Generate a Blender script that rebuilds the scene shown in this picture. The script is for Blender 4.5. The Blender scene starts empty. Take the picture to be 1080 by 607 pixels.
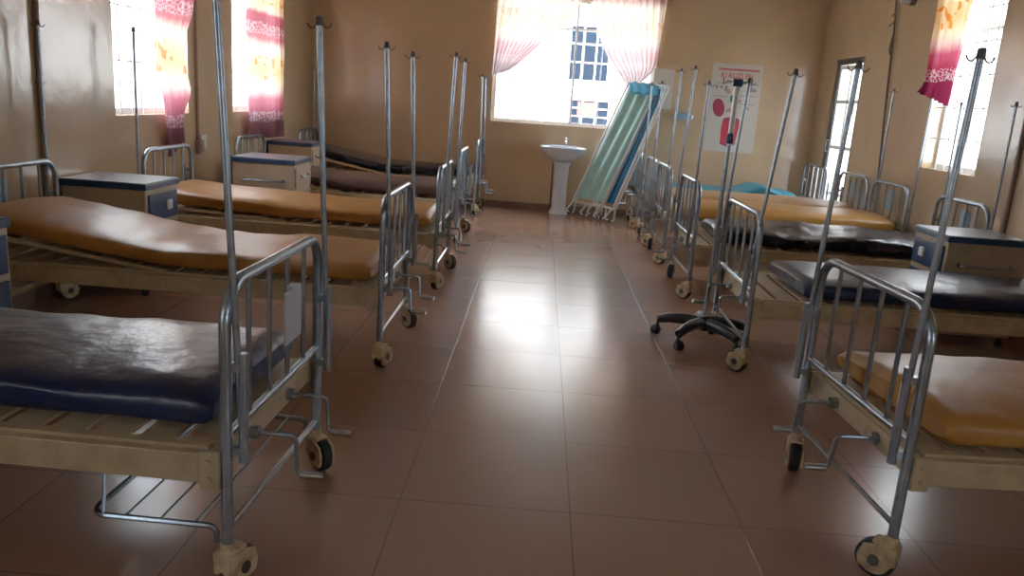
import bpy, bmesh, math, random
from mathutils import Vector, Matrix, noise
random.seed(7)
sc = bpy.context.scene
COL = sc.collection
PI = math.pi

# ------------------------------------------------------------------ materials
def mat(name, base, rough=.5, metal=0., noise_amt=0., noise_scale=8., bump=0., bump_scale=20., spec=.5, dark=None, coat=0.):
    m = bpy.data.materials.new(name); m.use_nodes = True
    nt = m.node_tree; b = nt.nodes['Principled BSDF']
    b.inputs['Base Color'].default_value = (*base, 1)
    b.inputs['Roughness'].default_value = rough
    b.inputs['Metallic'].default_value = metal
    b.inputs['Specular IOR Level'].default_value = spec
    b.inputs['Coat Weight'].default_value = coat
    tc = nt.nodes.new('ShaderNodeTexCoord')
    if noise_amt or dark:
        n = nt.nodes.new('ShaderNodeTexNoise'); n.inputs['Scale'].default_value = noise_scale; n.inputs['Detail'].default_value = 5
        nt.links.new(tc.outputs['Object'], n.inputs['Vector'])
        r = nt.nodes.new('ShaderNodeValToRGB')
        d = dark or tuple(c * (1 - noise_amt) for c in base)
        r.color_ramp.elements[0].position = .35; r.color_ramp.elements[0].color = (*d, 1)
        r.color_ramp.elements[1].position = .62; r.color_ramp.elements[1].color = (*base, 1)
        nt.links.new(n.outputs['Fac'], r.inputs['Fac']); nt.links.new(r.outputs['Color'], b.inputs['Base Color'])
    if bump:
        n2 = nt.nodes.new('ShaderNodeTexNoise'); n2.inputs['Scale'].default_value = bump_scale; n2.inputs['Detail'].default_value = 4
        nt.links.new(tc.outputs['Object'], n2.inputs['Vector'])
        bp = nt.nodes.new('ShaderNodeBump'); bp.inputs['Strength'].default_value = bump; bp.inputs['Distance'].default_value = .02
        nt.links.new(n2.outputs['Fac'], bp.inputs['Height']); nt.links.new(bp.outputs['Normal'], b.inputs['Normal'])
    return m

M = {}
M['wall'] = mat('wall_paint', (.52, .36, .21), .19, noise_amt=.10, noise_scale=2.2, bump=.22, bump_scale=5, spec=.85)
M['ceiling'] = mat('ceiling_paint', (.62, .56, .45), .7)
M['steel'] = mat('galvanised_tube', (.36, .43, .50), .27, .85, noise_amt=.25, noise_scale=30)
M['chrome'] = mat('worn_chrome', (.55, .58, .62), .18, .95, noise_amt=.3, noise_scale=40)
M['dark_steel'] = mat('dark_steel', (.10, .085, .08), .45, .6)
M['cream'] = mat('cream_paint', (.50, .39, .235), .42, dark=(.40, .30, .17), noise_scale=14)
M['cream_plastic'] = mat('cream_plastic', (.60, .47, .28), .5, dark=(.38, .24, .12), noise_scale=30)
M['rubber'] = mat('black_rubber', (.012, .012, .014), .55)
M['black_plastic'] = mat('black_plastic', (.010, .011, .016), .35)
M['navy'] = mat('navy_vinyl', (.008, .018, .066), .30, noise_amt=.3, noise_scale=5, bump=.5, bump_scale=7, spec=.4)
M['black_vinyl'] = mat('black_vinyl', (.008, .009, .016), .27, noise_amt=.3, bump=.7, bump_scale=8, spec=.32)
M['maroon_vinyl'] = mat('brown_vinyl', (.075, .036, .032), .38, noise_amt=.3, bump=.4, bump_scale=7)
M['orange'] = mat('orange_vinyl', (.40, .165, .030), .36, dark=(.30, .115, .020), noise_scale=4, bump=.35, bump_scale=6)
M['yellow'] = mat('yellow_vinyl', (.48, .23, .045), .38, dark=(.40, .17, .03), noise_scale=5, bump=.35, bump_scale=6)
M['tan'] = mat('tan_vinyl', (.50, .30, .13), .42, dark=(.42, .23, .09), noise_scale=4, bump=.3, bump_scale=6)
M['teal'] = mat('teal_vinyl', (.012, .21, .30), .5, dark=(.010, .14, .20), noise_scale=3, bump=.3, bump_scale=6)
M['cab_body'] = mat('cabinet_cream', (.46, .35, .23), .45, noise_amt=.12, noise_scale=9)
M['cab_blue'] = mat('cabinet_blue', (.012, .050, .13), .38, noise_amt=.25, noise_scale=12)
M['cab_top'] = mat('cabinet_top_laminate', (.16, .19, .25), .28, noise_amt=.2, noise_scale=6)
M['white'] = mat('white_label', (.75, .78, .8), .5)
M['porcelain'] = mat('porcelain', (.62, .66, .72), .15, coat=.4)
M['plate'] = mat('chart_plate', (.42, .46, .50), .35, .2)
M['tag'] = mat('pale_blue_tag', (.20, .32, .42), .5)
M['skirting'] = mat('skirting_tile', (.20, .12, .09), .35, noise_amt=.2)
M['conduit'] = mat('brown_conduit', (.22, .135, .095), .5)
M['wood_window'] = mat('window_frame_paint', (.80, .82, .85), .45)
M['bars'] = mat('burglar_bar_paint', (.62, .65, .70), .45)
M['mint'] = mat('mint_fabric', (.36, .64, .60), .85, noise_amt=.15)
M['blue_fabric'] = mat('blue_fabric', (.012, .17, .36), .8, noise_amt=.2)
M['sky_fabric'] = mat('bright_blue_fabric', (.05, .36, .62), .8, noise_amt=.2)
M['white_tube'] = mat('white_tube', (.66, .66, .64), .4)
M['paper'] = mat('poster_paper', (.50, .46, .40), .6)
M['pale_sheet'] = mat('pale_sheet', (.52, .50, .42), .6)
M['red'] = mat('poster_red', (.50, .015, .03), .5)
M['red_text'] = mat('poster_heading_red', (.48, .06, .07), .5)
M['magenta'] = mat('poster_magenta', (.26, .02, .07), .5)
M['lid_face'] = mat('poster_lid_face', (.33, .02, .07), .5)
M['bright_white'] = mat('glossy_white_tube', (.88, .92, .95), .25)
M['ink'] = mat('poster_grey_ink', (.20, .19, .18), .6)
M['green_ink'] = mat('poster_green', (.03, .16, .16), .6)
M['skin_ink'] = mat('poster_pinkish', (.40, .20, .16), .6)
M['ext_wall'] = mat('exterior_plaster', (.80, .78, .76), .8)
M['ext_glass'] = mat('exterior_window', (.012, .022, .040), .8, spec=.05)
M['ext_red'] = mat('exterior_dark_red', (.30, .10, .09), .6)
M['ground'] = mat('pale_concrete', (.52, .49, .44), .9, noise_amt=.15)
M['socket'] = mat('socket_plastic', (.30, .19, .13), .5)

def floor_mat():
    m = bpy.data.materials.new('floor_tiles'); m.use_nodes = True; nt = m.node_tree; b = nt.nodes['Principled BSDF']
    tc = nt.nodes.new('ShaderNodeTexCoord'); mp = nt.nodes.new('ShaderNodeMapping')
    mp.inputs['Location'].default_value = (-.1997 + 6, -3.187 + 6, 0)
    nt.links.new(tc.outputs['Object'], mp.inputs['Vector'])
    br = nt.nodes.new('ShaderNodeTexBrick'); br.offset = 0; br.squash = 1
    br.inputs['Scale'].default_value = 1; br.inputs['Brick Width'].default_value = .6; br.inputs['Row Height'].default_value = .6
    br.inputs['Mortar Size'].default_value = .003; br.inputs['Mortar Smooth'].default_value = .3; br.inputs['Bias'].default_value = 0
    br.inputs['Color1'].default_value = (.325, .178, .118, 1); br.inputs['Color2'].default_value = (.298, .162, .106, 1)
    br.inputs['Mortar'].default_value = (.16, .088, .06, 1)
    nt.links.new(mp.outputs['Vector'], br.inputs['Vector'])
    n = nt.nodes.new('ShaderNodeTexNoise'); n.inputs['Scale'].default_value = 1.7; n.inputs['Detail'].default_value = 8
    nt.links.new(tc.outputs['Object'], n.inputs['Vector'])
    mx = nt.nodes.new('ShaderNodeMix'); mx.data_type = 'RGBA'; mx.blend_type = 'MULTIPLY'; mx.inputs['Factor'].default_value = .16
    nt.links.new(br.outputs['Color'], mx.inputs['A']); nt.links.new(n.outputs['Color'], mx.inputs['B'])
    hs = nt.nodes.new('ShaderNodeRGBToBW'); nt.links.new(n.outputs['Color'], hs.inputs['Color'])
    nt.links.new(hs.outputs['Val'], mx.inputs['B'])
    nt.links.new(mx.outputs['Result'], b.inputs['Base Color'])
    n2 = nt.nodes.new('ShaderNodeTexNoise'); n2.inputs['Scale'].default_value = 3.5; n2.inputs['Detail'].default_value = 9; n2.inputs['Roughness'].default_value = .7
    nt.links.new(tc.outputs['Object'], n2.inputs['Vector'])
    mr = nt.nodes.new('ShaderNodeMapRange'); mr.inputs['From Min'].default_value = .15; mr.inputs['From Max'].default_value = .85
    mr.inputs['To Min'].default_value = .13; mr.inputs['To Max'].default_value = .27
    nt.links.new(n2.outputs['Fac'], mr.inputs['Value']); nt.links.new(mr.outputs['Result'], b.inputs['Roughness'])
    bp = nt.nodes.new('ShaderNodeBump'); bp.inputs['Strength'].default_value = .25; bp.inputs['Distance'].default_value = .004; bp.invert = True
    nt.links.new(br.outputs['Fac'], bp.inputs['Height']); nt.links.new(bp.outputs['Normal'], b.inputs['Normal'])
    b.inputs['Specular IOR Level'].default_value = .42
    return m
M['floor'] = floor_mat()

def glass_mat(name, tint, gloss, trans=(1, 1, 1)):
    m = bpy.data.materials.new(name); m.use_nodes = True; nt = m.node_tree
    for n in list(nt.nodes): nt.nodes.remove(n)
    o = nt.nodes.new('ShaderNodeOutputMaterial'); t = nt.nodes.new('ShaderNodeBsdfTransparent'); t.inputs['Color'].default_value = (*trans, 1)
    g = nt.nodes.new('ShaderNodeBsdfGlossy'); g.inputs['Roughness'].default_value = .03; g.inputs['Color'].default_value = (*tint, 1)
    mx = nt.nodes.new('ShaderNodeMixShader'); mx.inputs['Fac'].default_value = gloss
    nt.links.new(t.outputs[0], mx.inputs[1]); nt.links.new(g.outputs[0], mx.inputs[2]); nt.links.new(mx.outputs[0], o.inputs['Surface'])
    return m
M['glass'] = glass_mat('window_glass', (.9, .95, 1), .05)

def curtain_mat(name, off, transl=.45, pale=0.):
    m = bpy.data.materials.new(name); m.use_nodes = True; nt = m.node_tree
    for n in list(nt.nodes): nt.nodes.remove(n)
    o = nt.nodes.new('ShaderNodeOutputMaterial')
    tc = nt.nodes.new('ShaderNodeTexCoord'); sx = nt.nodes.new('ShaderNodeSeparateXYZ'); nt.links.new(tc.outputs['Object'], sx.inputs[0])
    nz = nt.nodes.new('ShaderNodeTexNoise'); nz.inputs['Scale'].default_value = 9; nt.links.new(tc.outputs['Object'], nz.inputs['Vector'])
    a = nt.nodes.new('ShaderNodeMath'); a.operation = 'MULTIPLY_ADD'; a.inputs[1].default_value = .05; nt.links.new(nz.outputs['Fac'], a.inputs[0]); nt.links.new(sx.outputs['Z'], a.inputs[2])
    mr = nt.nodes.new('ShaderNodeMapRange'); mr.inputs['From Min'].default_value = .80 + off; mr.inputs['From Max'].default_value = 2.80 + off
    nt.links.new(a.outputs[0], mr.inputs['Value'])
    # wraps so that the printed bands repeat up the cloth
    r = nt.nodes.new('ShaderNodeValToRGB'); cr = r.color_ramp
    stops = [(.00, (.17, .012, .035)), (.10, (.20, .015, .045)), (.155, (.36, .03, .07)), (.22, (.52, .09, .15)), (.265, (.82, .58, .52)), (.30, (.86, .70, .48)),
             (.36, (.80, .52, .24)), (.43, (.85, .64, .36)), (.48, (.88, .74, .58)), (.525, (.55, .10, .13)), (.60, (.36, .02, .05)), (.645, (.42, .03, .06)), (.665, (.84, .60, .46)),
             (.72, (.82, .54, .24)), (.80, (.78, .42, .16)), (.86, (.84, .56, .34)), (.90, (.45, .04, .06)), (1.0, (.20, .012, .03))]
    while len(cr.elements) < len(stops): cr.elements.new(.5)
    for e, (p, c) in zip(cr.elements, stops):
        e.position = p; e.color = (*[x + (1 - x) * pale for x in c], 1)
    nt.links.new(mr.outputs['Result'], r.inputs['Fac'])
    # white lozenge motif inside two bands, orange blossoms in the gold
    vo = nt.nodes.new('ShaderNodeTexVoronoi'); vo.inputs['Scale'].default_value = 34; vo.feature = 'DISTANCE_TO_EDGE'
    nt.links.new(tc.outputs['Object'], vo.inputs['Vector'])
    v1 = nt.nodes.new('ShaderNodeMath'); v1.operation = 'LESS_THAN'; v1.inputs[1].default_value = .085; nt.links.new(vo.outputs['Distance'], v1.inputs[0])
    band = nt.nodes.new('ShaderNodeValToRGB'); band.color_ramp.interpolation = 'CONSTANT'
    bs = [(0, 0), (.105, 1), (.155, 0), (.54, 1), (.60, 0)]
    while len(band.color_ramp.elements) < len(bs): band.color_ramp.elements.new(.5)
    for e, (p, v) in zip(band.color_ramp.elements, bs): e.position = p; e.color = (v, v, v, 1)
    nt.links.new(mr.outputs['Result'], band.inputs['Fac'])
    mu = nt.nodes.new('ShaderNodeMath'); mu.operation = 'MULTIPLY'; nt.links.new(v1.outputs[0], mu.inputs[0]); nt.links.new(band.outputs['Color'], mu.inputs[1])
    mu2 = nt.nodes.new('ShaderNodeMath'); mu2.operation = 'MULTIPLY'; mu2.inputs[1].default_value = .5; nt.links.new(mu.outputs[0], mu2.inputs[0])
    mx = nt.nodes.new('ShaderNodeMix'); mx.data_type = 'RGBA'; nt.links.new(mu2.outputs[0], mx.inputs['Factor']); nt.links.new(r.outputs['Color'], mx.inputs['A']); mx.inputs['B'].default_value = (.85, .74, .76, 1)
    n3 = nt.nodes.new('ShaderNodeTexNoise'); n3.inputs['Scale'].default_value = 11; n3.inputs['Detail'].default_value = 1; nt.links.new(tc.outputs['Object'], n3.inputs['Vector'])
    g3 = nt.nodes.new('ShaderNodeMath'); g3.operation = 'GREATER_THAN'; g3.inputs[1].default_value = .60; nt.links.new(n3.outputs['Fac'], g3.inputs[0])
    band2 = nt.nodes.new('ShaderNodeValToRGB'); band2.color_ramp.interpolation = 'CONSTANT'
    bs = [(0, 0), (.32, 1), (.43, 0), (.70, 1), (.84, 0)]
    while len(band2.color_ramp.elements) < len(bs): band2.color_ramp.elements.new(.5)
    for e, (p, v) in zip(band2.color_ramp.elements, bs): e.position = p; e.color = (v, v, v, 1)
    nt.links.new(mr.outputs['Result'], band2.inputs['Fac'])
    m3 = nt.nodes.new('ShaderNodeMath'); m3.operation = 'MULTIPLY'; nt.links.new(g3.outputs[0], m3.inputs[0]); nt.links.new(band2.outputs['Color'], m3.inputs[1])
    mx2 = nt.nodes.new('ShaderNodeMix'); mx2.data_type = 'RGBA'; nt.links.new(m3.outputs[0], mx2.inputs['Factor']); nt.links.new(mx.outputs['Result'], mx2.inputs['A'])
    mx2.inputs['B'].default_value = (.72 + .28 * pale, .24 + .7 * pale, .04 + .9 * pale, 1)
    d = nt.nodes.new('ShaderNodeBsdfDiffuse'); t = nt.nodes.new('ShaderNodeBsdfTranslucent'); ms = nt.nodes.new('ShaderNodeMixShader'); ms.inputs['Fac'].default_value = transl
    nt.links.new(mx2.outputs['Result'], d.inputs['Color']); nt.links.new(mx2.outputs['Result'], t.inputs['Color'])
    nt.links.new(d.outputs[0], ms.inputs[1]); nt.links.new(t.outputs[0], ms.inputs[2]); nt.links.new(ms.outputs[0], o.inputs['Surface'])
    return m
M['curtain'] = curtain_mat('printed_curtain', 0, .36, .10)
M['curtain_right'] = curtain_mat('printed_curtain_right', .80, .34)
M['curtain_sheer'] = curtain_mat('sheer_curtain', .85, .60, .42)

# ------------------------------------------------------------------ mesh helpers
def link(o, parent=None):
    COL.objects.link(o)
    if parent: o.parent = parent
    return o
def obj(name, bm, m, parent=None, smooth=False):
    me = bpy.data.meshes.new(name)
    bmesh.ops.recalc_face_normals(bm, faces=bm.faces[:])
    bm.to_mesh(me); bm.free()
    for x in (m if isinstance(m, (list, tuple)) else [m]): me.materials.append(x)
    if smooth:
        for p in me.polygons: p.use_smooth = True
        me.set_sharp_from_angle(angle=math.radians(40))
    return link(bpy.data.objects.new(name, me), parent)
def BM(): return bmesh.new()
def tag(o, label=None, cat=None, group=None, kind=None):
    if label: o['label'] = label
    if cat: o['category'] = cat
    if group: o['group'] = group
    if kind: o['kind'] = kind
    return o
def thing(name, label, cat, loc=(0, 0, 0), rz=0, group=None):
    o = bpy.data.objects.new(name, None); o.empty_display_size = .1; COL.objects.link(o); o.location = loc; o.rotation_euler = (0, 0, rz)
    return tag(o, label, cat, group)
def struct(name, label=None):
    o = bpy.data.objects.new(name, None); COL.objects.link(o); o['kind'] = 'structure'
    return o
def box(bm, x0, x1, y0, y1, z0, z1, bev=0, mi=0):
    n0 = len(bm.faces)
    r = bmesh.ops.create_cube(bm, size=1)
    vs = r['verts']
    for v in vs: v.co = Vector(((x0 + x1) / 2 + v.co.x * (x1 - x0), (y0 + y1) / 2 + v.co.y * (y1 - y0), (z0 + z1) / 2 + v.co.z * (z1 - z0)))
    fs = set(f for v in vs for f in v.link_faces)
    for f in fs: f.material_index = mi
    if bev:
        es = list(set(e for v in vs for e in v.link_edges))
        r2 = bmesh.ops.bevel(bm, geom=es, offset=bev, segments=2, profile=.5, affect='EDGES')
        for f in r2['faces']: f.material_index = mi
    return bm
def fillet(pts, r, n=6):
    pts = [Vector(p) for p in pts]; out = [pts[0]]
    for i in range(1, len(pts) - 1):
        a, b, c = pts[i - 1], pts[i], pts[i + 1]
        u = (a - b).normalized(); w = (c - b).normalized(); ang = u.angle(w)
        if ang > 3.1: out.append(b); continue
        t = min(r / math.tan(ang / 2), (a - b).length * .49, (c - b).length * .49); rr = t * math.tan(ang / 2)
        ce = b + (u + w).normalized() * (rr / math.sin(ang / 2)); p0 = b + u * t; p1 = b + w * t
        v0 = p0 - ce; v1 = p1 - ce; th = v0.angle(v1)
        for k in range(n + 1):
            s = k / n; out.append(ce + (v0 * math.sin((1 - s) * th) + v1 * math.sin(s * th)) / math.sin(th))
    out.append(pts[-1]); return out
def tube(bm, pts, r, seg=10, mi=0, radii=None):
    pts = [Vector(p) for p in pts]; rings = []; prev = None; N = None
    for i, p in enumerate(pts):
        t = ((pts[i + 1] - p).normalized() if i < len(pts) - 1 else Vector()) + ((p - pts[i - 1]).normalized() if i else Vector())
        t.normalize()
        if N is None:
            N = t.orthogonal().normalized()
        else:
            N = (N - t * N.dot(t))
            N = N.normalized() if N.length > 1e-5 else t.orthogonal().normalized()
        B = t.cross(N); rr = radii[i] if radii else r
        rings.append([bm.verts.new(p + (N * math.cos(2 * PI * k / seg) + B * math.sin(2 * PI * k / seg)) * rr) for k in range(seg)])
    for a, b in zip(rings, rings[1:]):
        for k in range(seg):
            f = bm.faces.new((a[k], a[(k + 1) % seg], b[(k + 1) % seg], b[k])); f.material_index = mi
    for R_, rev in ((rings[0], True), (rings[-1], False)):
        f = bm.faces.new(R_[::-1] if rev else R_); f.material_index = mi
    return bm
def lathe(bm, prof, axis='z', loc=(0, 0, 0), seg=24, sx=1, sy=1):
    """prof: (radius, height, material index)"""
    rings = []; loc = Vector(loc)
    for (r, h, *_) in prof:
        ring = []
        for k in range(seg):
            a = 2 * PI * k / seg; p = (r * math.cos(a) * sx, r * math.sin(a) * sy, h)
            if axis == 'y': p = (p[0], p[2], p[1])
            if axis == 'x': p = (p[2], p[0], p[1])
            ring.append(bm.verts.new(loc + Vector(p)))
        rings.append(ring)
    for i, (a, b) in enumerate(zip(rings, rings[1:])):
        mi = prof[i + 1][2] if len(prof[i + 1]) > 2 else 0
        for k in range(seg):
            f = bm.faces.new((a[k], a[(k + 1) % seg], b[(k + 1) % seg], b[k])); f.material_index = mi
    for R_, pi in ((rings[0], 0), (rings[-1], -1)):
        f = bm.faces.new(R_); f.material_index = prof[pi][2] if len(prof[pi]) > 2 else 0
    return bm
def prism(bm, poly, y0, y1, mi=0):
    """polygon in x,z extruded along y"""
    a = [bm.verts.new((x, y0, z)) for x, z in poly]; b = [bm.verts.new((x, y1, z)) for x, z in poly]
    n = len(poly)
    fs = [bm.faces.new(a), bm.faces.new(b[::-1])] + [bm.faces.new((a[i], b[i], b[(i + 1) % n], a[(i + 1) % n])) for i in range(n)]
    for f in fs: f.material_index = mi
    return bm
def copy_tree(o, parent=None):
    c = o.copy(); COL.objects.link(c)
    if parent: c.parent = parent
    for ch in list(o.children): copy_tree(ch, c)
    return c

# ------------------------------------------------------------------ room shell
XL, XR, YB, YF, ZC = -3.0, 3.42, 10.58, -2.2, 3.0
T = .2
def wall_with_holes(name, axis, c0, c1, a0, a1, holes):
    """axis 'x': wall spans thickness c0..c1 in x and runs along y (a0..a1); axis 'y' the other way round. holes: (u0,u1,z0,z1)"""
    us = sorted({a0, a1, *[h[0] for h in holes], *[h[1] for h in holes]}); zs = sorted({-.02, ZC, *[h[2] for h in holes], *[h[3] for h in holes]})
    bm = BM()
    solid = lambda u, z: not any(h[0] < u < h[1] and h[2] < z < h[3] for h in holes)
    for i in range(len(us) - 1):
        j = 0
        while j < len(zs) - 1:
            um = (us[i] + us[i + 1]) / 2
            if not solid(um, (zs[j] + zs[j + 1]) / 2): j += 1; continue
            k = j
            while k + 1 < len(zs) - 1 and solid(um, (zs[k + 1] + zs[k + 2]) / 2): k += 1
            if axis == 'x': box(bm, c0, c1, us[i], us[i + 1], zs[j], zs[k + 1])
            else: box(bm, us[i], us[i + 1], c0, c1, zs[j], zs[k + 1])
            j = k + 1
    bmesh.ops.remove_doubles(bm, verts=bm.verts[:], dist=1e-5)
    return tag(obj(name, bm, M['wall']), kind='structure')
WL = [(5.70, 6.90, 1.09, 2.62), (7.90, 9.20, 1.09, 2.62), (-1.5, -.6, 1.09, 2.4)]  # last opening is out of view, added to let light into the foreground
WR = [(6.52, 7.43, 1.05, 2.62), (-1.5, -.6, 1.05, 2.4)]  # last opening likewise unseen, added for foreground light from the right
DR = (9.16, 10.02, -.02, 2.10)
WB = [(-.67, 1.38, 1.10, 2.66)]
wall_with_holes('wall_left', 'x', XL - T, XL, YF, YB + T, WL)
wall_with_holes('wall_right', 'x', XR, XR + T, YF, YB + T, WR + [DR])
wall_with_holes('wall_back', 'y', YB, YB + T, XL, XR, WB)
wall_with_holes('wall_front', 'y', YF - T, YF, XL - T, XR + T, [])
bm = BM(); box(bm, XL, XR, YF, YB, -.1, 0); tag(obj('floor', bm, M['floor']), kind='structure')
bm = BM(); box(bm, XL - T, XR + T, YF - T, YB + T, ZC, ZC + .15); tag(obj('ceiling', bm, M['ceiling']), kind='structure')
for nm, b in (('baseboard_back', (XL, XR, YB - .012, YB, 0, .085)), ('baseboard_left', (XL, XL + .012, YF, YB - .012, 0, .085)),
              ('baseboard_right', (XR - .012, XR, YF, 9.12, 0, .085))):
    bm = BM(); box(bm, *b); tag(obj(nm, bm, M['skirting']), kind='structure')

def window(n, axis, c, u0, u1, z0, z1, out, cols, rows, transom):
    """frame, pane and burglar bars set in an opening; out = outward direction along the wall normal"""
    root = struct(f'window_{n}')
    fr, pn, br = BM(), BM(), BM()
    cf = c + out * .13; w = .045
    def B(bm, a0, a1, za, zb, d=.025, cc=cf):
        if axis == 'x': box(bm, cc - d, cc + d, a0, a1, za, zb)
        else: box(bm, a0, a1, cc - d, cc + d, za, zb)
    B(fr, u0, u0 + w, z0, z1); B(fr, u1 - w, u1, z0, z1); B(fr, u0 + w, u1 - w, z0, z0 + w); B(fr, u0 + w, u1 - w, z1 - w, z1)
    mid = (u0 + u1) / 2
    B(fr, mid - .014, mid + .014, z0 + w, z1 - w); B(fr, u0 + w, mid - .022, transom - .013, transom + .013); B(fr, mid + .022, u1 - w, transom - .013, transom + .013)
    B(pn, u0 + w, u1 - w, z0 + w, z1 - w, .003)
    cb = c + out * .05
    for i in range(1, cols):
        u = u0 + (u1 - u0) * i / cols; p = [(cb, u, z0), (cb, u, z1)] if axis == 'x' else [(u, cb, z0), (u, cb, z1)]
        tube(br, p, .006, 6)
    for j in range(1, rows):
        z = z0 + (z1 - z0) * j / rows; p = [(cb, u0, z), (cb, u1, z)] if axis == 'x' else [(u0, cb, z), (u1, cb, z)]
        tube(br, p, .006, 6)
    obj('window_frame', fr, M['wood_window'], root); obj('pane', pn, M['glass'], root); obj('burglar_bars', br, M['bars'], root)
    return root
window(1, 'x', XL, *WL[0], -1, 7, 4, 2.2)
window(2, 'x', XL, *WL[1], -1, 7, 4, 2.2)
window(3, 'y', YB, *WB[0], 1, 9, 3, 2.3)
window(4, 'x', XR, *WR[0], 1, 6, 6, 2.2)
window(5, 'x', XL, *WL[2], -1, 7, 4, 1.9)  # unseen window behind the camera, added to brighten the foreground
window(6, 'x', XR, *WR[1], 1, 6, 6, 1.9)  # unseen right-hand counterpart behind the camera, also added as foreground light

# door in the right wall: dark steel frame, glazed leaf
d = struct('door_1')
y0, y1, zt = DR[0], DR[1], DR[3]
bm = BM(); box(bm, XR + .01, XR + .09, y0, y0 + .05, 0, zt); box(bm, XR + .01, XR + .09, y1 - .05, y1, 0, zt); box(bm, XR + .01, XR + .09, y0 + .05, y1 - .05, zt - .06, zt)
obj('door_frame', bm, M['dark_steel'], d)
bm = BM()
a, b = y0 + .055, y1 - .055; xm = XR + .05
box(bm, xm - .02, xm + .02, a, a + .06, .02, zt - .065); box(bm, xm - .02, xm + .02, b - .06, b, .02, zt - .065)
for z in (.02, .55, 1.08, 1.60, zt - .115): box(bm, xm - .018, xm + .018, a + .06, b - .06, z, z + .04)
box(bm, xm - .018, xm + .018, (a + b) / 2 - .02, (a + b) / 2 + .02, .06, zt - .115)
for u in (.25, .75): tube(bm, [(xm, a + (b - a) * u, .06), (xm, a + (b - a) * u, zt - .115)], .008, 6)
leaf = obj('door_leaf', bm, M['wood_window'], d)
bm = BM(); box(bm, xm - .003, xm + .003, a + .06, b - .06, .06, zt - .115); obj('door_glass', bm, M['glass'], leaf)
bm = BM(); tube(bm, fillet([(xm - .02, b - .03, 1.04), (xm - .07, b - .03, 1.04), (xm - .07, b - .03, 1.17), (xm - .02, b - .03, 1.17)], .02), .009); obj('door_handle', bm, M['dark_steel'], leaf, True)

# ------------------------------------------------------------------ curtains
def curtain(name, axis, c, rows, folds, amp, m, label, group, nu=90, nv=40, rod=None):
    """rows: (uL, zL, uR, zR) from the heading down to the hem"""
    t = thing(name, label, 'curtain', (0, 0, 0), 0, group)
    bm = BM(); grid = []
    for j in range(nv + 1):
        v = j / nv * (len(rows) - 1); i = min(int(v), len(rows) - 2); f = v - i
        P = [rows[max(0, min(len(rows) - 1, i + k))] for k in (-1, 0, 1, 2)]
        q = [.5 * (2 * P[1][k] + (P[2][k] - P[0][k]) * f + (2 * P[0][k] - 5 * P[1][k] + 4 * P[2][k] - P[3][k]) * f * f + (3 * P[1][k] - P[0][k] - 3 * P[2][k] + P[3][k]) * f ** 3) for k in range(4)]
        row = []
        w = abs(q[2] - q[0])
        for k in range(nu + 1):
            s = k / nu; u = q[0] + (q[2] - q[0]) * s; z = q[1] + (q[3] - q[1]) * s
            ph = 2 * PI * folds * s + 1.3 * math.sin(j * .09 + s * 3)
            off = amp * (math.sin(ph) + .35 * math.sin(2.3 * ph + 1)) + .012 * noise.noise((u * 6, z * 4, 1))
            row.append(bm.verts.new((c + off, u, z) if axis == 'x' else (u, c + off, z)))
        grid.append(row)
    for j in range(nv):
        for k in range(nu): bm.faces.new((grid[j][k], grid[j][k + 1], grid[j + 1][k + 1], grid[j + 1][k]))
    o = obj('cloth', bm, m, t, True)
    if rod:
        bm = BM(); ra, rb, rz = rod
        tube(bm, [(c, ra, rz), (c, rb, rz)] if axis == 'x' else [(ra, c, rz), (rb, c, rz)], .009, 8)
        obj('rod', bm, M['dark_steel'], t, True)
    return t
curtain('curtain', 'x', XL + .055, [(6.12, 2.66, 6.98, 2.66), (6.16, 2.2, 6.97, 2.25), (6.19, 1.9, 6.94, 1.95), (6.20, 1.65, 6.72, 1.66), (6.23, 1.42, 6.74, 1.42), (6.29, 1.24, 6.80, 1.26), (6.34, 1.05, 6.67, 1.08), (6.40, .76, 6.66, .88)],
        5, .022, M['curtain'], 'red and gold printed curtain gathered into a narrow tail at the first left window', 'side window curtains', rod=(5.6, 7.1, 2.68))
curtain('curtain', 'x', XL + .055, [(8.16, 2.66, 9.30, 2.66), (8.16, 2.0, 9.30, 2.0), (8.15, 1.4, 9.30, 1.4), (8.16, .82, 9.28, .80)],
        7, .028, M['curtain'], 'red and gold printed curtain hanging full width by the far left corner', 'side window curtains', rod=(7.8, 9.4, 2.68))
curtain('curtain', 'x', XR - .07, [(7.52, 2.66, 6.80, 2.66), (7.50, 2.4, 6.92, 2.4), (7.50, 2.1, 6.95, 2.08), (7.52, 1.85, 6.98, 1.80), (7.58, 1.70, 7.0, 1.58)],
        5, .026, M['curtain_right'], 'short red and orange printed curtain on the right wall window', 'side window curtains', rod=(6.4, 7.6, 2.68))
curtain('curtain', 'y', YB - .07, [(-.64, 2.74, .42, 2.74), (-.65, 2.45, .32, 2.52), (-.66, 2.15, .06, 2.22), (-.67, 1.88, -.24, 1.92), (-.68, 1.66, -.46, 1.74)],
        11, .022, M['curtain_sheer'], 'sheer pink curtain swept to the left of the back window', 'back window curtains', nu=140, rod=(-.8, .46, 2.71))
curtain('curtain', 'y', YB - .07, [(.48, 2.74, 1.42, 2.74), (.55, 2.42, 1.40, 2.42), (.72, 2.05, 1.38, 2.08), (.90, 1.80, 1.34, 1.86), (1.06, 1.60, 1.20, 1.70)],
        10, .022, M['curtain_sheer'], 'sheer pink curtain drawn into a knot above the leaning screens', 'back window curtains', nu=140, rod=(.47, 1.5, 2.71))

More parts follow.
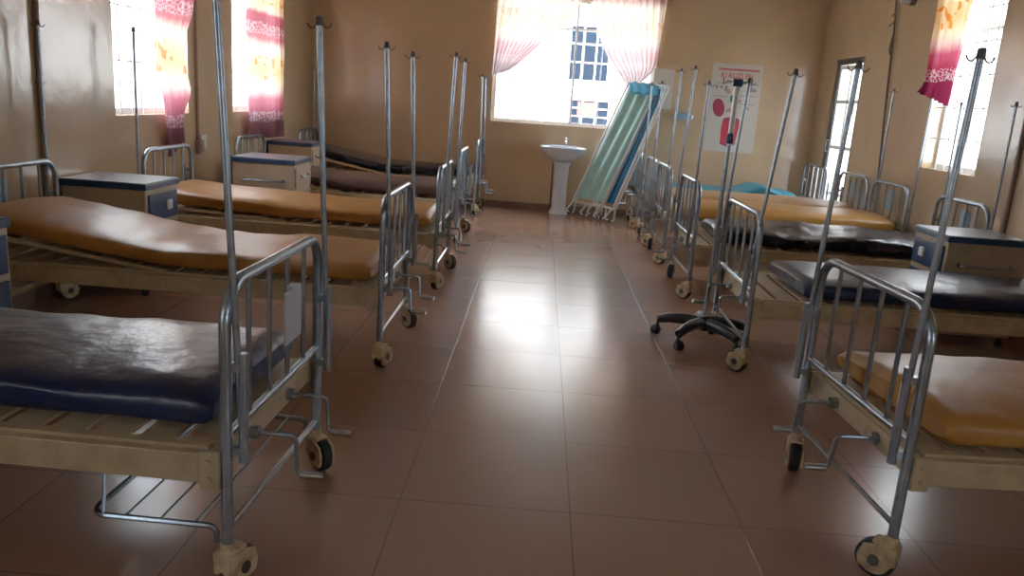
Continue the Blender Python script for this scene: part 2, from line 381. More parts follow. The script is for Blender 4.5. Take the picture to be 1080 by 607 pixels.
# ------------------------------------------------------------------ hospital bed
F, HW = 1.06, .40
def bed_proto():
    t = thing('hospital_bed', 'x', 'bed', (0, 0, 0), 0, 'hospital beds in two rows')
    for s, nm, top in ((1, 'foot_frame', .88), (-1, 'head_frame', .86)):
        bm = BM(); tube(bm, fillet([(s * F, -HW, .135), (s * F, -HW, top), (s * F, HW, top), (s * F, HW, .135)], .11, 8), .0165, 12)
        tube(bm, [(s * F, -HW, .47), (s * F, HW, .47)], .0125, 10)
        fr = obj(nm, bm, M['steel'], t, True)
        for k in range(1, 5):
            y = -HW + 2 * HW * k / 5; bm = BM(); tube(bm, [(s * F, y, .475), (s * F, y, top - .005)], .0085, 8); obj('bar', bm, M['steel'], fr, True)
        bm = BM(); tube(bm, [(s * F, -HW, .185), (s * F, HW, .185)], .0095, 8); obj('brace', bm, M['chrome'], fr, True)
    for sy in (-1, 1):
        bm = BM(); box(bm, -1.035, 1.035, sy * HW - .016, sy * HW + .016, .33, .415, .004)
        sr = obj('side_rail', bm, M['cream'], t)
        for sx in (-1, 1):
            bm = BM(); box(bm, sx * 1.02 - .028, sx * 1.02 + .028, sy * (HW + .017) - .006, sy * (HW + .017) + .006, .315, .425, .003)
            for z in (.345, .395): lathe(bm, [(.009, -.006), (.009, .004), (.005, .007)], 'y', (sx * 1.02, sy * (HW + .026), z), 10)
            obj('bracket', bm, M['cream'], sr)
    for sx in (-1, 1):
        bm = BM(); box(bm, sx * 1.02 - .014, sx * 1.02 + .014, -HW + .02, HW - .02, .34, .412, .003); obj('end_rail', bm, M['cream'], t)
    bm = BM()
    for sy in (-1, 1): box(bm, -1.0, 1.0, sy * .366 - .018, sy * .366 + .018, .412, .424)
    n = 16
    for k in range(n):
        x = -.97 + 1.94 * k / (n - 1); box(bm, x - .049, x + .049, -.350, .350, .412, .422)
    obj('slat_base', bm, M['cream'], t)
    # casters
    for sx in (-1, 1):
        for sy in (-1, 1):
            ang = {(1, -1): 1.25, (1, 1): -.75, (-1, -1): 2.2, (-1, 1): 1.0}[(sx, sy)]
            R = Matrix.Translation((sx * F, sy * HW, 0)) @ Matrix.Rotation(ang, 4, 'Z')
            bm = BM(); lathe(bm, [(.019, .105), (.021, .11), (.021, .145), (.018, .15)], 'z', (0, 0, 0), 12)
            for s in (-1, 1):
                prism(bm, [(-.024, .120), (.03, .122), (.075, .105), (.088, .065), (.080, .034), (.052, .026), (.012, .03), (-.02, .06)], s * .027 - .004, s * .027 + .004)
            box(bm, -.024, .05, -.026, .026, .118, .130, .004); prism(bm, [(-.026, .06), (-.018, .06), (-.018, .12), (-.026, .12)], -.027, .027)
            bmesh.ops.transform(bm, matrix=R, verts=bm.verts[:]); c = obj('caster', bm, M['cream_plastic'], t, True)
            bm = BM(); lathe(bm, [(.018, -.035, 2), (.019, -.019, 2), (.040, -.019, 1), (.050, -.021, 1), (.0615, -.016, 0), (.063, 0, 0), (.0615, .016, 0), (.050, .021, 0), (.040, .019, 1), (.019, .019, 1), (.018, .035, 2)], 'y', (.036, 0, .063), 24)
            bmesh.ops.transform(bm, matrix=R, verts=bm.verts[:]); obj('wheel', bm, [M['rubber'], M['cream_plastic'], M['dark_steel']], c, True)
    # crank handles below the foot end
    for y in (-.16, .16):
        bm = BM(); tube(bm, fillet([(.90, y, .375), (1.17, y, .375), (1.18, y - .01, .255), (1.245, y - .01, .255)], .018, 4), .0075, 8)
        c = obj('crank', bm, M['steel'], t, True)
        bm = BM(); tube(bm, [(1.19, y - .01, .255), (1.26, y - .01, .255)], .0125, 10); obj('crank_grip', bm, M['chrome'], c, True)
        bm = BM(); lathe(bm, [(.022, 1.0), (.022, 1.06)], 'x', (0, y, .375), 10); obj('crank_bearing', bm, M['steel'], c)
    # sockets at all four corners, drip poles with double hooks standing in them
    for sx in (-1, 1):
        for sy in (-1, 1):
            x, y = sx * (F + .043), sy * (HW - .012)
            bm = BM(); tube(bm, [(x, y, .39), (x, y, .70)], .0138, 10)
            for z in (.42, .66): box(bm, min(sx * F, x), max(sx * F, x), y - .012, y + .012, z - .012, z + .012)
            obj('pole_socket', bm, M['steel'], t, True)
    return t
PROTO = bed_proto()
def pole_proto():
    bm = BM(); tube(bm, [(0, 0, 0), (0, 0, 1.20)], .0098, 10); p = obj('drip_pole', bm, M['steel'], None, True)
    bm = BM(); lathe(bm, [(.0105, 1.19), (.0118, 1.194), (.0118, 1.214), (.009, 1.22)], 'z', (0, 0, 0), 10)
    for s in (-1, 1):
        tube(bm, [(s * .010, 0, 1.203)] + [(s * (.026 + .015 * math.cos(PI + a)), 0, 1.203 - .020 * math.sin(a)) for a in [k * .42 for k in range(8)]], .003, 6)
    obj('hook', bm, M['dark_steel'], p, True)
    return p
POLE = [pole_proto()]
def add_pole(t, sx, sy, dx=0., up=0.):
    """dx: how far the top leans along the bed (towards the foot when positive)"""
    if POLE[0].parent is None: p = POLE[0]; p.parent = t
    else: p = copy_tree(POLE[0], t)
    p.location = (sx * (F + .043), sy * (HW - .012), .40 + up); p.rotation_euler = (0, math.atan2(dx, 1.2), 0)
def extra_rack(t):
    bm = BM(); z = .19
    tube(bm, fillet([(F - .035, -HW + .01, .14), (F - .035, -HW + .01, z), (.66, -HW + .01, z), (.66, HW - .01, z), (F - .035, HW - .01, z), (F - .035, HW - .01, .14)], .05), .009, 8)
    for x in (.76, .86, .96): tube(bm, [(x, -HW + .01, z), (x, HW - .01, z)], .004, 6)
    tube(bm, [(.7, -HW + .01, z), (.7, -HW + .03, .34)], .006, 6); tube(bm, [(.7, HW - .01, z), (.7, HW - .03, .34)], .006, 6)
    obj('under_rack', bm, M['steel'], t, True)
def extra_plate(t, sx, y, z, m, w=.15, h=.17):
    bm = BM(); box(bm, sx * (F + .018) - .004, sx * (F + .018) + .004, y - w / 2, y + w / 2, z - h / 2, z + h / 2, .003)
    box(bm, sx * (F + .014) - .009, sx * (F + .014) + .009, y - .02, y + .02, z + h / 2 - .012, z + h / 2 + .012)
    obj('chart_plate', bm, M[m], t)
def rise(x, r, x1=-.05):
    """height gained by a raised backrest towards the head (head at -x)"""
    if x >= x1: return 0.
    s = min(1, (x1 - x) / .95); return r * (s * .85 + .15 * s * s)
def extra_backrest(t, r):
    bm = BM()
    for sy in (-1, 1): tube(bm, [(x, sy * .36, .432 + rise(x, r) - .012) for x in (-.05, -.3, -.6, -1.0)], .012, 8)
    for x in (-.35, -.65, -.98): tube(bm, [(x, -.36, .42 + rise(x, r)), (x, .36, .42 + rise(x, r))], .010, 8)
    obj('backrest_frame', bm, M['cream'], t, True)

def mattress(label, loc, rz, m, x0, x1, hw, th, r=0., seed=0, wrinkle=.008, skew=0., hump=None, sag=.0):
    bm = BM(); nx, nr = 64, 44; rings = []
    for i in range(nx + 1):
        s = i / nx; s = .5 - .5 * math.cos(PI * s) if i in (0, nx) else s
        x = x0 + (x1 - x0) * s
        d = min(s, 1 - s) * (x1 - x0); e = 1 if d > .05 else .25 + .75 * math.sqrt(max(0, 1 - (1 - d / .05) ** 2))
        we = 1 - .03 * (1 - e)
        zc = .428 + rise(x, r) + th / 2 + .004
        if r: zc += .006
        ring = []
        for k in range(nr):
            a = 2 * PI * k / nr; ca, sa = math.cos(a), math.sin(a)
            y = hw * we * math.copysign(abs(ca) ** .28, ca); z = th / 2 * (.3 + .7 * e) * math.copysign(abs(sa) ** .55, sa)
            if sa > 0:
                nz = noise.noise((x * 2.2 + seed * 7, y * 2.2, seed)) * wrinkle * 1.8 + noise.noise((x * 7 + y * 3, y * 6, seed + 4)) * wrinkle * .6
                z += (nz - sag * math.exp(-((x - .1) / .5) ** 2) * (1 - (y / hw) ** 2)) * min(1, sa * 2) + .012 * sa * (1 - (y / hw) ** 2)
                if hump: z += hump[1] * math.exp(-((x - hump[0]) / .16) ** 2) + hump[1] * .4 * math.exp(-((x - hump[0] + .35) / .2) ** 2)
            y += noise.noise((x * 3, seed, a)) * .012
            ring.append(bm.verts.new((x + skew * y, y, zc + z)))
        rings.append(ring)
    for p, q in zip(rings, rings[1:]):
        for k in range(nr): bm.faces.new((p[k], p[(k + 1) % nr], q[(k + 1) % nr], q[k]))
    bm.faces.new(rings[0][::-1]); bm.faces.new(rings[-1])
    o = obj('mattress', bm, M[m], None, True); o.location = loc; o.rotation_euler = (0, 0, rz)
    return tag(o, label, 'mattress', 'vinyl mattresses on the beds')

# local corner (foot = 1 / head = -1, side along local y), lean of the top, lift in the socket
POLES = [[(1, -1, -.06, 0), (1, 1, -.045, 0)], [(1, -1, -.055, 0), (1, 1, -.055, 0), (-1, 1, 0, .03)], [(1, -1, .03, .06), (1, 1, .02, .06), (-1, -1, 0, .08)], [],
         [(1, -1, -.03, .03), (1, 1, -.05, .03), (-1, 1, .0, 0)],
         [(1, 1, -.035, 0), (1, -1, -.05, 0)], [(1, 1, -.11, .03), (1, -1, -.07, .0)], [(1, 1, -.02, 0), (1, -1, -.05, .14), (-1, 1, 0, 0), (-1, -1, 0, 0)],
         [(1, 1, -.03, .14), (-1, 1, -.02, .08), (-1, -1, 0, .12)], [(1, 1, 0, .05), (1, -1, .0, .05)], []]
# small turn about the vertical and shift along x of each bed
NUDGE = [(-.03, -.025), (0, 0), (0, .05), (0, 0), (0, 0), (.07, -.040), (0, .01), (0, 0), (0, 0), (0, 0), (0, 0)]
XLb, XRb = -.745 - F, 1.20 + F
# side, y of near post, bed label, mattress label, mattress material, x0, x1, half width, thickness, raise, extras
BEDS = [
 ('L', 2.02, 'grey tubular bed nearest on the left, wire rack hanging under its foot end', 'navy blue vinyl mattress nearest on the left', 'navy', -1.0, .985, .345, .115, 0, dict(rack=1, plate=(1, 0.08, .68, 'plate'), wr=.010, dy=.03)),
 ('L', 3.92, 'second bed on the left with cream rails and raised backrest under an orange mattress', 'orange mattress on the second left bed, sloping up to its head', 'orange', -1.02, 1.0, .385, .105, .13, dict(plate=(-1, -.10, .70, 'tag'), wr=.012, sag=.02)),
 ('L', 5.70, 'third bed on the left with a flat orange mattress, rack under the foot end', 'flat orange mattress on the third left bed', 'orange', -1.0, 1.0, .375, .11, 0.05, dict(rack=1, wr=.008)),
 ('L', 7.60, 'fourth bed on the left carrying the brown mattress', 'dull brown mattress on the fourth left bed', 'maroon_vinyl', -1.0, .99, .38, .11, .10, dict(wr=.006)),
 ('L', 9.62, 'farthest left bed, against the back wall with a dark mattress', 'dark blue-black mattress on the farthest left bed at the back wall', 'black_vinyl', -1.0, .98, .38, .10, .16, dict(wr=.006)),
 ('R', 2.40, 'grey tubular bed nearest on the right with two crank handles in plain view', 'yellow vinyl mattress nearest on the right', 'yellow', -1.0, .95, .375, .11, 0, dict(wr=.010, skew=-.03)),
 ('R', 4.32, 'second bed on the right, behind the black star base of the drip stand', 'navy mattress on the second right bed beside the cabinet', 'navy', -1.02, .77, .375, .10, 0, dict(wr=.008)),
 ('R', 6.02, 'third bed on the right with bare slats showing at its foot end', 'shiny creased black mattress on the third right bed', 'black_vinyl', -1.02, .87, .38, .12, 0, dict(plate=(-1, .05, .70, 'tag'), wr=.020)),
 ('R', 7.36, 'fourth bed on the right under a yellow mattress', 'yellow mattress behind the shiny black one on the right', 'yellow', -1.0, .97, .39, .13, 0, dict(plate=(-1, .0, .70, 'tag'), wr=.008)),
 ('R', 8.28, 'fifth bed on the right with a tan mattress, head beside the door', 'tan mattress on the fifth right bed, between yellow and teal ones', 'tan', -1.0, .97, .385, .13, 0, dict(plate=(-1, .0, .70, 'tag'), wr=.008)),
 ('R', 9.50, 'farthest right bed below the hygiene poster, against the back wall', 'buckled teal mattress on the farthest right bed below the poster', 'teal', -.78, 1.0, .37, .07, 0, dict(wr=.010, hump=(-.38, .085))),
]
def add_extras(t, e, r):
    if e.get('rack'): extra_rack(t)
    if e.get('plate'): extra_plate(t, *e['plate'])
    if r: extra_backrest(t, r)
roots = [PROTO] + [copy_tree(PROTO) for _ in BEDS[1:]]
for i, (side, yn, bl, ml, mm, x0, x1, hw, th, r, e) in enumerate(BEDS):
    t = roots[i]; loc = ((XLb if side == 'L' else XRb) + NUDGE[i][1], yn + HW, 0); rz = (0 if side == 'L' else PI) + NUDGE[i][0]
    t.location = loc; t.rotation_euler = (0, 0, rz); t['label'] = bl
    add_extras(t, e, r)
    for a in POLES[i]: add_pole(t, *a)
    mattress(ml, (loc[0], loc[1] + e.get('dy', 0), 0), rz, mm, x0, x1, hw, th, r, i + 1, e.get('wr', .008), e.get('skew', 0), e.get('hump'), e.get('sag', 0))

# ------------------------------------------------------------------ bedside cabinets
def cabinet(label, x0, x1, y0, y1, h, aisle, door_m, rail_side=-1):
    """aisle: +1 when the front faces +x"""
    cx, cy = (x0 + x1) / 2, (y0 + y1) / 2
    t = thing('bedside_cabinet', label, 'cabinet', (cx, cy, 0), 0, 'bedside cabinets between the beds')
    w, dd = (x1 - x0) / 2, (y1 - y0) / 2
    bm = BM(); box(bm, -w, w, -dd, dd, .07, h - .045, .006)
    obj('carcass', bm, M['cab_body'], t)
    bm = BM(); box(bm, -w - .012, w + .012, -dd - .012, dd + .012, h - .045, h - .006, .006); obj('top_edge', bm, M['cab_blue'], t)
    bm = BM(); box(bm, -w - .006, w + .006, -dd - .006, dd + .006, h - .006, h, .002); obj('top', bm, M['cab_top'], t)
    X = aisle * w
    zs = [(h - .25, h - .075, 'drawer'), (.11, h - .285, 'door')]
    for za, zb, nm in zs:
        bm = BM(); box(bm, min(X, X + aisle * .014), max(X, X + aisle * .014), -dd + .03, dd - .03, za, zb, .004); dr = obj(nm, bm, M[door_m], t)
        bm = BM()
        if door_m == 'cab_blue': box(bm, min(X + aisle * .014, X + aisle * .03), max(X + aisle * .014, X + aisle * .03), .03, .09, (za + zb) / 2 - .03, (za + zb) / 2 + .035, .004); obj('pull', bm, M['white'], dr)
        else:
            zc = (za + zb) / 2; tube(bm, fillet([(X + aisle * .012, -.1, zc + .02), (X + aisle * .045, -.1, zc), (X + aisle * .045, .1, zc), (X + aisle * .012, .1, zc + .02)], .02), .008, 8); obj('pull', bm, M['steel'], dr, True)
    bm = BM(); Y = rail_side * dd; z = h - .19
    tube(bm, fillet([(-w * .65, Y, z), (-w * .65, Y + rail_side * .045, z), (w * .65, Y + rail_side * .045, z), (w * .65, Y, z)], .015), .010, 8); obj('towel_rail', bm, M['steel'], t, True)
    bm = BM(); lathe(bm, [(.016, 0), (.016, .008)], 'y', (-w * .65, Y - .004, z), 10); lathe(bm, [(.016, 0), (.016, .008)], 'y', (w * .65, Y - .004, z), 10); obj('rail_mount', bm, M['dark_steel'], t)
    for sx in (-1, 1):
        for sy in (-1, 1):
            bm = BM(); lathe(bm, [(.012, .08), (.014, .05), (.022, .046), (.025, .025), (.018, .004), (.008, 0)], 'z', (sx * (w - .04), sy * (dd - .04), 0), 10); obj('foot', bm, M['rubber'], t, True)
    return t
cabinet('blue-fronted bedside cabinet at the left edge, between the first two left beds', -2.90, -2.36, 3.07, 3.50, .73, 1, 'cab_blue')
cabinet('bedside cabinet with blue drawer and white pull, between the two orange mattresses', -2.96, -2.43, 4.93, 5.38, .73, 1, 'cab_blue')
cabinet('all-cream bedside cabinet with a blue rimmed top behind the flat orange mattress', -2.66, -2.12, 6.98, 7.48, .75, 1, 'cab_body')
cabinet('farthest left bedside cabinet, below the full width curtain', -2.95, -2.48, 8.78, 9.22, .78, 1, 'cab_body')
cabinet('bedside cabinet on the right with blue front and side towel rail, behind the navy mattress', 2.69, 3.20, 5.27, 5.75, .73, -1, 'cab_blue')

# ------------------------------------------------------------------ drip stand with star base
def drip_stand():
    cx, cy = 1.10, 4.90
    t = thing('drip_stand', 'mobile drip stand with black five-arm star base beside the right aisle', 'drip stand', (cx, cy, 0))
    bm = BM(); lathe(bm, [(.04, .075), (.055, .082), (.055, .135), (.04, .162), (.022, .19)], 'z', (0, 0, 0), 16); obj('hub', bm, M['black_plastic'], t, True)
    for k in range(5):
        a = math.radians(229 + 72 * k); dx, dy = math.cos(a), math.sin(a)
        bm = BM(); pts = [(.02, .118), (.12, .125), (.22, .115), (.29, .095)]
        tube(bm, [(dx * r, dy * r, z) for r, z in pts], .02, 10, radii=[.038, .037, .032, .026]); l = obj('leg', bm, M['black_plastic'], t, True)
        bm = BM(); R = Matrix.Translation((dx * .29, dy * .29, 0)) @ Matrix.Rotation(a + 1.1, 4, 'Z')
        tube(bm, [(0, 0, .09), (0, 0, .05)], .008, 8)
        for s in (-1, 1): lathe(bm, [(.012, -.009), (.026, -.009), (.027, 0), (.026, .009), (.012, .009)], 'y', (.015, s * .014, .027), 16)
        prism(bm, [(-.014, .05), (.04, .05), (.046, .03), (.03, .058), (0, .064)], -.012, .012)
        bmesh.ops.transform(bm, matrix=R, verts=bm.verts[:]); obj('caster', bm, M['rubber'], l, True)
    bm = BM(); tube(bm, [(0, 0, .12), (.02, .02, 1.27)], .0125, 12); obj('lower_pole', bm, M['steel'], t, True)
    bm = BM(); tube(bm, [(.02, .02, 1.22), (.026, .025, 1.56)], .0155, 12); obj('upper_pole', bm, M['bright_white'], t, True)
    bm = BM(); lathe(bm, [(.018, 1.225), (.022, 1.235), (.022, 1.275), (.018, 1.285)], 'z', (.02, .02, 0), 12); tube(bm, [(.02, .02, 1.255), (.02, -.03, 1.255)], .01, 8); obj('clamp_knob', bm, M['cab_blue'], t, True)
    bm = BM(); box(bm, -.005, .055, .008, .042, 1.555, 1.60, .006); obj('top_cap', bm, M['cab_blue'], t)
    bm = BM()
    for s in (-1, 1): tube(bm, [(.026 + s * .02, .025, 1.58), (.026 + s * .06, .025, 1.585), (.026 + s * .08, .025, 1.565), (.026 + s * .085, .025, 1.60)], .005, 6)
    obj('hook', bm, M['dark_steel'], t, True)
drip_stand()

# ------------------------------------------------------------------ leaning privacy screens
def screen(label, A, w, lean, L, m, tube_m, pleats):
    A, w, d = Vector(A), Vector(w), Vector(lean).normalized()
    t = thing('privacy_screen', label, 'screen', A, 0, 'folded privacy screens leaning by the sink')
    n = w.cross(d).normalized(); Wd = w.length; wu = w.normalized()
    P = lambda u, v, o=0: wu * (u * Wd) + d * v + n * o
    for k, off in enumerate((-.02, .02)):
        bm = BM(); tube(bm, fillet([P(0, .16, off), P(0, L, off), P(1, L, off), P(1, .16, off), P(0, .161, off)], .03), .0125, 8); obj('frame', bm, M[tube_m], t, True)
    bm = BM(); rows = []
    for j in range(13):
        v = .22 + (L - .26) * j / 12
        rows.append([bm.verts.new(P(.04 + .92 * i / 60, v, .020 * math.sin(i / 60 * 2 * PI * pleats + .4 * math.sin(j * .5)) * (1 if 0 < j < 12 else .5))) for i in range(61)])
    for a, b in zip(rows, rows[1:]):
        for i in range(60): bm.faces.new((a[i], a[i + 1], b[i + 1], b[i]))
    obj('fabric', bm, M[m], t, True)
    for u in (0.02, .52, .98):
        bm = BM(); tube(bm, fillet([P(u, .17, -.02), P(u, .02, -.07), P(u, .02, .07), P(u, .17, .02)], .02), .011, 8)
        ft = obj('foot', bm, M[tube_m], t, True)
        bm = BM()
        c = P(u, .02, 0)
        lathe(bm, [(.02, -.012), (.026, 0), (.02, .012)], 'y', c, 12); obj('wheel', bm, M['rubber'], ft, True)
    return t
screen('mint green fabric privacy screen leaning right in front of the back window', (.42, 10.28, .03), (.33, -.38, 0), (.60, 0, 1.60), 1.76, 'mint', 'white_tube', 2.7)
screen('deep blue fabric privacy screen leaning right behind the mint green one', (.69, 10.17, .03), (.20, -.45, 0), (.53, .02, 1.60), 1.72, 'blue_fabric', 'white_tube', 4)
# bright blue cloth thrown over the top of the mint screen
bm = BM(); rows = []
for j in range(9):
    rows.append([])
    for i in range(31):
        u = i / 30; s = (j / 8 - .5)
        x = 1.035 + .30 * u; y = 10.24 - .36 * u + s * .16; z = 1.70 - .03 * u - abs(s) * .26 + .012 * math.sin(u * 21 + j) - .0
        rows[-1].append(bm.verts.new((x, y, z)))
for a, b in zip(rows, rows[1:]):
    for i in range(30): bm.faces.new((a[i], a[i + 1], b[i + 1], b[i]))
o = obj('draped_cloth', bm, M['sky_fabric'], None, True); md = o.modifiers.new('thickness', 'SOLIDIFY'); md.thickness = .006
tag(o, 'bright blue cloth hung over the top of the mint green screen', 'cloth')

# ------------------------------------------------------------------ wash basin
t = thing('wash_basin', 'white pedestal wash basin under the back window', 'sink', (.29, 10.315, 0))
bm = BM(); lathe(bm, [(.125, 0), (.12, .02), (.095, .08), (.085, .35), (.095, .6), (.125, .70)], 'z', (0, .06, 0), 24, 1, .85); obj('pedestal', bm, M['porcelain'], t, True)
bm = BM(); lathe(bm, [(.10, .66), (.18, .70), (.265, .77), (.295, .815), (.295, .845), (.285, .852), (.255, .848), (.22, .80), (.12, .745), (.03, .735)], 'z', (0, 0, 0), 36, 1, .78); obj('basin', bm, M['porcelain'], t, True)
bm = BM(); box(bm, -.18, .18, .14, .238, .79, .862, .012); obj('tap_ledge', bm, M['porcelain'], t)
bm = BM(); lathe(bm, [(.022, .862), (.018, .875), (.014, .90), (.014, .93), (.024, .935), (.024, .955), (.01, .965)], 'z', (.03, .19, 0), 14); tube(bm, fillet([(.03, .19, .905), (.03, .10, .925), (.03, .07, .90)], .02), .009, 8); obj('tap', bm, M['chrome'], t, True)
bm = BM(); tube(bm, fillet([(-.11, .235, .03), (-.11, .20, .10), (-.11, .20, .62), (-.05, .16, .70)], .04), .012, 8); obj('supply_pipe', bm, M['dark_steel'], t, True)

# ------------------------------------------------------------------ poster on the back wall
def text(body, size, m, parent, loc, name, align='CENTER', sx=1):
    c = bpy.data.curves.new(name, 'FONT'); c.body = body; c.size = size; c.align_x = align; c.extrude = .0004; c.offset = .0022
    o = bpy.data.objects.new(name, c); COL.objects.link(o)
    dg = bpy.context.evaluated_depsgraph_get(); me = bpy.data.meshes.new_from_object(o.evaluated_get(dg))
    bpy.data.objects.remove(o)
    me.materials.clear(); me.materials.append(m)
    r = bpy.data.objects.new(name, me); link(r, parent); r.location = loc; r.rotation_euler = (PI / 2, 0, 0); r.scale = (sx, 1, 1)
    return r
t = thing('poster', 'pale hygiene poster with red heading and red bucket on the back wall', 'poster', (2.40, YB - .003, .92))
bm = BM(); box(bm, -.315, .315, -.002, .002, 0, 1.09); obj('sheet', bm, M['paper'], t)
def flat(name, poly, m, lay=1):
    bm = BM(); prism(bm, poly, -.0025 - .0008 * lay, -.002 - .0008 * lay); return obj(name, bm, M[m], t)
def ell(cx, cz, rx, rz, n=28, a0=0, a1=2 * PI, tilt=0):
    out = []
    for k in range(n):
        a = a0 + (a1 - a0) * k / n; x, z = rx * math.cos(a), rz * math.sin(a); out.append((cx + x * math.cos(tilt) - z * math.sin(tilt), cz + x * math.sin(tilt) + z * math.cos(tilt)))
    return out
# heading: one thin row of red characters too small to read, one large row
bm = BM(); random.seed(3); x = -.235
while x < .25:
    w = random.uniform(.012, .022); prism(bm, [(x, 1.005), (x + w, 1.005), (x + w, 1.032), (x, 1.032)], -.0035, -.003); x += w + .004
obj('small_heading', bm, M['red_text'], t)
text('KI KUZI EN', .088, M['red_text'], t, (0, -.0035, .915), 'large_heading', sx=.92)
bm = BM()
for x0, x1, z in ((-.26, -.06, .845), (.04, .27, .845), (-.27, -.10, .68), (.06, .26, .70), (.08, .26, .60)):
    x = x0
    while x < x1:
        w = random.uniform(.01, .03); prism(bm, [(x, z), (x + w, z), (x + w, z + .011), (x, z + .011)], -.0035, -.003); x += w + .007
obj('caption_lines', bm, M['ink'], t)
flat('bucket_lid', ell(-.185, .545, .075, .115, tilt=.25), 'magenta', 1)
flat('bucket_lid_rim', ell(-.180, .545, .058, .092, tilt=.25), 'lid_face', 2)
flat('bucket', [(-.115, .10), (-.02, .065), (.07, .10), (.105, .32), (.10, .41), (.0, .43), (-.11, .41), (-.125, .30)], 'red', 1)
flat('bucket_mouth', ell(-.005, .40, .105, .038), 'magenta', 2)
flat('bucket_base', [(-.115, .095), (-.02, .06), (.07, .095), (.075, .13), (-.02, .10), (-.118, .13)], 'magenta', 2)
flat('hand_drawing', ell(-.10, .76, .05, .025, tilt=-.5), 'skin_ink', 1)
flat('hand_drawing', ell(.05, .63, .045, .025, tilt=.6), 'skin_ink', 1)
flat('hand_drawing', ell(.16, .565, .045, .02, tilt=-.7), 'skin_ink', 1)
flat('hand_drawing', ell(-.05, .52, .04, .022, tilt=.3), 'skin_ink', 1)
flat('green_drop', ell(-.03, .665, .028, .045), 'green_ink', 1)
flat('tap_drawing', [(.18, .76), (.26, .76), (.26, .80), (.20, .81), (.20, .83), (.18, .83)], 'ink', 1)
for k in range(3): flat('hand_drawing', ell(-.24 + .06 * k, .80, .018, .022), 'ink', 1)

bm = BM(); box(bm, 1.36, 1.62, YB - .004, YB, 1.40, 1.89); tag(obj('notice_sheet', bm, M['pale_sheet']), 'blank pale sheet pasted on the back wall above the leaning screens', 'paper')
bm = BM(); box(bm, 1.66, 1.88, YB - .10, YB, 1.285, 1.365, .02)
t = thing('soap_dispenser', 'small pale blue dispenser on the back wall left of the poster', 'dispenser', (0, 0, 0)); obj('body', bm, M['tag'], t, True)
bm = BM(); box(bm, 1.80, 1.90, YB - .085, YB - .01, 1.295, 1.35, .015); obj('white_end', bm, M['white'], t, True)

# ------------------------------------------------------------------ wall services
def conduit(label, pts, r, name='conduit', cat='conduit', m='conduit', group='conduits on the walls'):
    t = thing(name, label, cat, (0, 0, 0), 0, group)
    bm = BM(); tube(bm, pts, r, 8); obj('pipe', bm, M[m], t, True)
    bm = BM(); p = Vector(pts[0]); sx = -1 if p.x > 0 else 1
    zs = [z for z in (.5, 1.3, 2.1, 2.8) if min(pts[0][2], pts[-1][2]) < z < max(pts[0][2], pts[-1][2])]
    for z in zs:
        y = pts[0][1] + (pts[-1][1] - pts[0][1]) * (z - pts[0][2]) / (pts[-1][2] - pts[0][2])
        box(bm, min(p.x - sx * .017, p.x + sx * (r + .003)), max(p.x - sx * .017, p.x + sx * (r + .003)), y - r - .004, y + r + .004, z - .008, z + .008)
    obj('clip', bm, M[m], t)
    return t
conduit('brown conduit rising up the left wall behind the second left bed', [(XL + .017, 4.82, .09), (XL + .017, 4.82, ZC)], .017)
conduit('brown conduit between the two left windows, running down to a socket', [(XL + .014, 7.05, .86), (XL + .014, 7.05, ZC)], .013)
conduit('brown conduit at the right picture edge on the right wall', [(XR - .017, 5.95, .09), (XR - .017, 5.95, ZC)], .016)
t = thing('cable', 'slack dark cable dropping down the right wall beside the door', 'cable', (0, 0, 0))
bm = BM(); tube(bm, [(XR - .012, 8.56, 2.98), (XR - .02, 8.55, 2.6), (XR - .02, 8.49, 2.35), (XR - .015, 8.47, 2.1), (XR - .015, 8.40, 1.6), (XR - .015, 8.26, .76), (XR - .012, 8.25, .3)], .010, 8); obj('lead', bm, M['dark_steel'], t, True)
bm = BM(); tube(bm, fillet([(XR - .02, 8.58, 2.45), (XR - .04, 8.50, 2.47), (XR - .04, 8.44, 2.42), (XR - .03, 8.5, 2.38), (XR - .03, 8.60, 2.36)], .03), .008, 6)
tube(bm, fillet([(XR - .02, 8.49, 2.25), (XR - .04, 8.45, 2.22), (XR - .04, 8.47, 2.12), (XR - .02, 8.48, 2.08)], .03), .009, 6); obj('knot', bm, M['dark_steel'], t, True)
t = thing('wall_lamp', 'small dark bulkhead lamp high on the right wall above the beds', 'lamp', (XR, 8.17, 2.56))
bm = BM(); lathe(bm, [(.055, 0), (.055, -.03), (.045, -.05)], 'x', (0, 0, 0), 18); obj('base', bm, M['dark_steel'], t, True)
bm = BM(); lathe(bm, [(.042, -.05), (.046, -.09), (.03, -.13), (.01, -.14)], 'x', (0, 0, 0), 18); obj('shade', bm, M['plate'], t, True)
t = thing('wall_socket', 'brown wall socket box below the conduit between the left windows', 'socket', (XL, 7.05, .80))
bm = BM(); box(bm, 0, .05, -.045, .045, -.06, .06, .006); obj('box', bm, M['socket'], t)
bm = BM(); box(bm, .05, .056, -.03, .03, -.04, .03, .002); obj('face_plate', bm, M['conduit'], t)
bm = BM(); box(bm, XL, XL + .012, 7.12, 7.24, .78, .90, .003); tag(obj('switch_plate', bm, M['pale_sheet']), 'pale blank plate on the left wall beside the brown socket', 'plate')

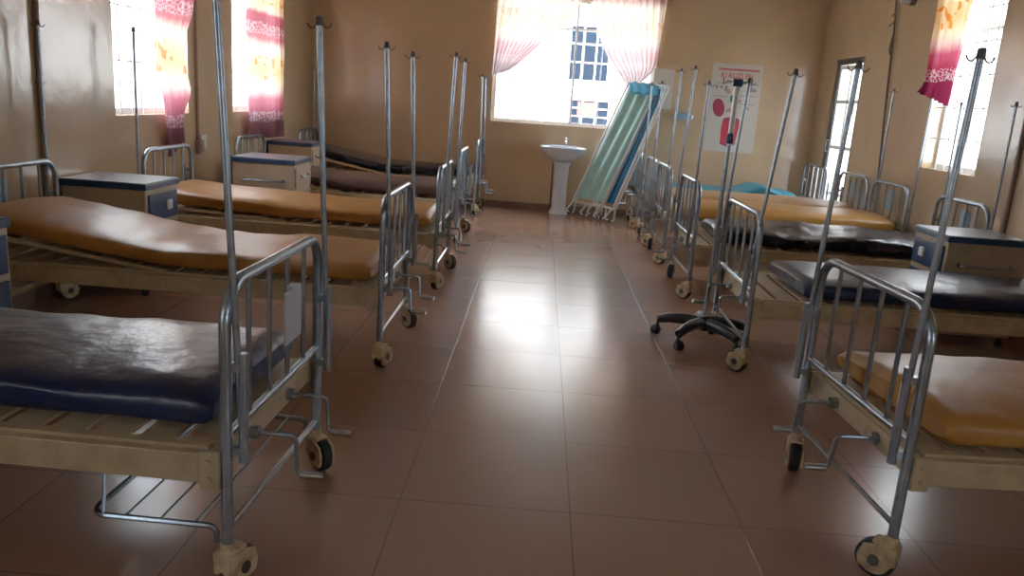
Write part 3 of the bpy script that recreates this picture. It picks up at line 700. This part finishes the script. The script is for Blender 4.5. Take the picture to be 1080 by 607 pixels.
# ------------------------------------------------------------------ outside
t = thing('neighbouring_building', 'white building with blue-grey windows seen through the back window', 'building', (0, 15.2, 0))
bm = BM(); box(bm, -9, 9, 0, .3, -.3, 6); obj('facade', bm, M['ext_wall'], t)
for x0, x1, z0, z1 in ((.40, 1.12, 1.80, 2.75), (.46, 1.20, 1.02, 1.46), (-5.5, -4.6, 1.0, 2.6), (4.2, 5.1, 1.0, 2.6)):
    bm = BM(); box(bm, x0, x1, -.03, 0, z0, z1)
    w = obj('window', bm, M['ext_glass'], t)
    bm = BM()
    for k in range(4): xx = x0 + (x1 - x0) * k / 3; box(bm, xx - .015, xx + .015, -.045, -.03, z0, z1)
    for k in range(4): zz = z0 + (z1 - z0) * k / 3; box(bm, x0, x1, -.045, -.03, zz - .012, zz + .012)
    obj('glazing_bars', bm, M['ext_wall'], w)
bm = BM(); box(bm, .62, .95, -.05, -.045, 1.18, 1.42); obj('red_panel', bm, M['ext_red'], t)
bm = BM(); box(bm, -40, 40, -40, 40, -.5, -.3); tag(obj('ground', bm, M['ground']), kind='structure')

# ------------------------------------------------------------------ light
w = bpy.data.worlds.new('World'); sc.world = w; w.use_nodes = True
bg = w.node_tree.nodes['Background']; bg.inputs['Color'].default_value = (.78, .89, 1.0, 1); bg.inputs['Strength'].default_value = 10.0
s = bpy.data.lights.new('sun', 'SUN'); s.energy = 9; s.angle = .02; s.color = (1, .95, .88)
so = bpy.data.objects.new('sun', s); COL.objects.link(so)
so.rotation_euler = Vector((.05, .62, -.78)).to_track_quat('-Z', 'Y').to_euler()
def portal(name, loc, direction, sx, sy):
    l = bpy.data.lights.new(name, 'AREA'); l.shape = 'RECTANGLE'; l.size = sx; l.size_y = sy
    l.cycles.is_portal = True
    o = bpy.data.objects.new(name, l); COL.objects.link(o); o.location = loc; o.rotation_euler = Vector(direction).to_track_quat('-Z', 'Z').to_euler()
for (u0, u1, z0, z1) in WL: portal('portal', (XL - .21, (u0 + u1) / 2, (z0 + z1) / 2), (1, 0, 0), u1 - u0, z1 - z0)
for (u0, u1, z0, z1) in WR + [DR]: portal('portal', (XR + .21, (u0 + u1) / 2, (z0 + z1) / 2), (-1, 0, 0), u1 - u0, z1 - z0)
for (u0, u1, z0, z1) in WB: portal('portal', ((u0 + u1) / 2, YB + .21, (z0 + z1) / 2), (0, -1, 0), u1 - u0, z1 - z0)

# ------------------------------------------------------------------ camera
f, pi_, ya, ro, H = 850.64, .2300738, -.02258346, .0699201, 1.398235
Fw = Vector((math.sin(ya) * math.cos(pi_), math.cos(ya) * math.cos(pi_), -math.sin(pi_)))
r0 = Vector((math.cos(ya), -math.sin(ya), 0)); u0 = r0.cross(Fw)
r = r0 * math.cos(ro) + u0 * math.sin(ro); u = -r0 * math.sin(ro) + u0 * math.cos(ro)
cam = bpy.data.cameras.new('camera'); cam.sensor_width = 36; cam.lens = f / 1080 * 36; cam.clip_end = 200; cam.clip_start = .05
co = bpy.data.objects.new('camera', cam); COL.objects.link(co)
mw = Matrix((( r.x, u.x, -Fw.x, 0), (r.y, u.y, -Fw.y, 0), (r.z, u.z, -Fw.z, H), (0, 0, 0, 1)))
co.matrix_world = mw
sc.camera = co
sc.view_settings.view_transform = 'Standard'; sc.view_settings.look = 'None'; sc.view_settings.exposure = 0.38; sc.view_settings.gamma = 1.25
sc.cycles.max_bounces = 10; sc.cycles.diffuse_bounces = 6; sc.cycles.transparent_max_bounces = 12; sc.cycles.caustics_reflective = False
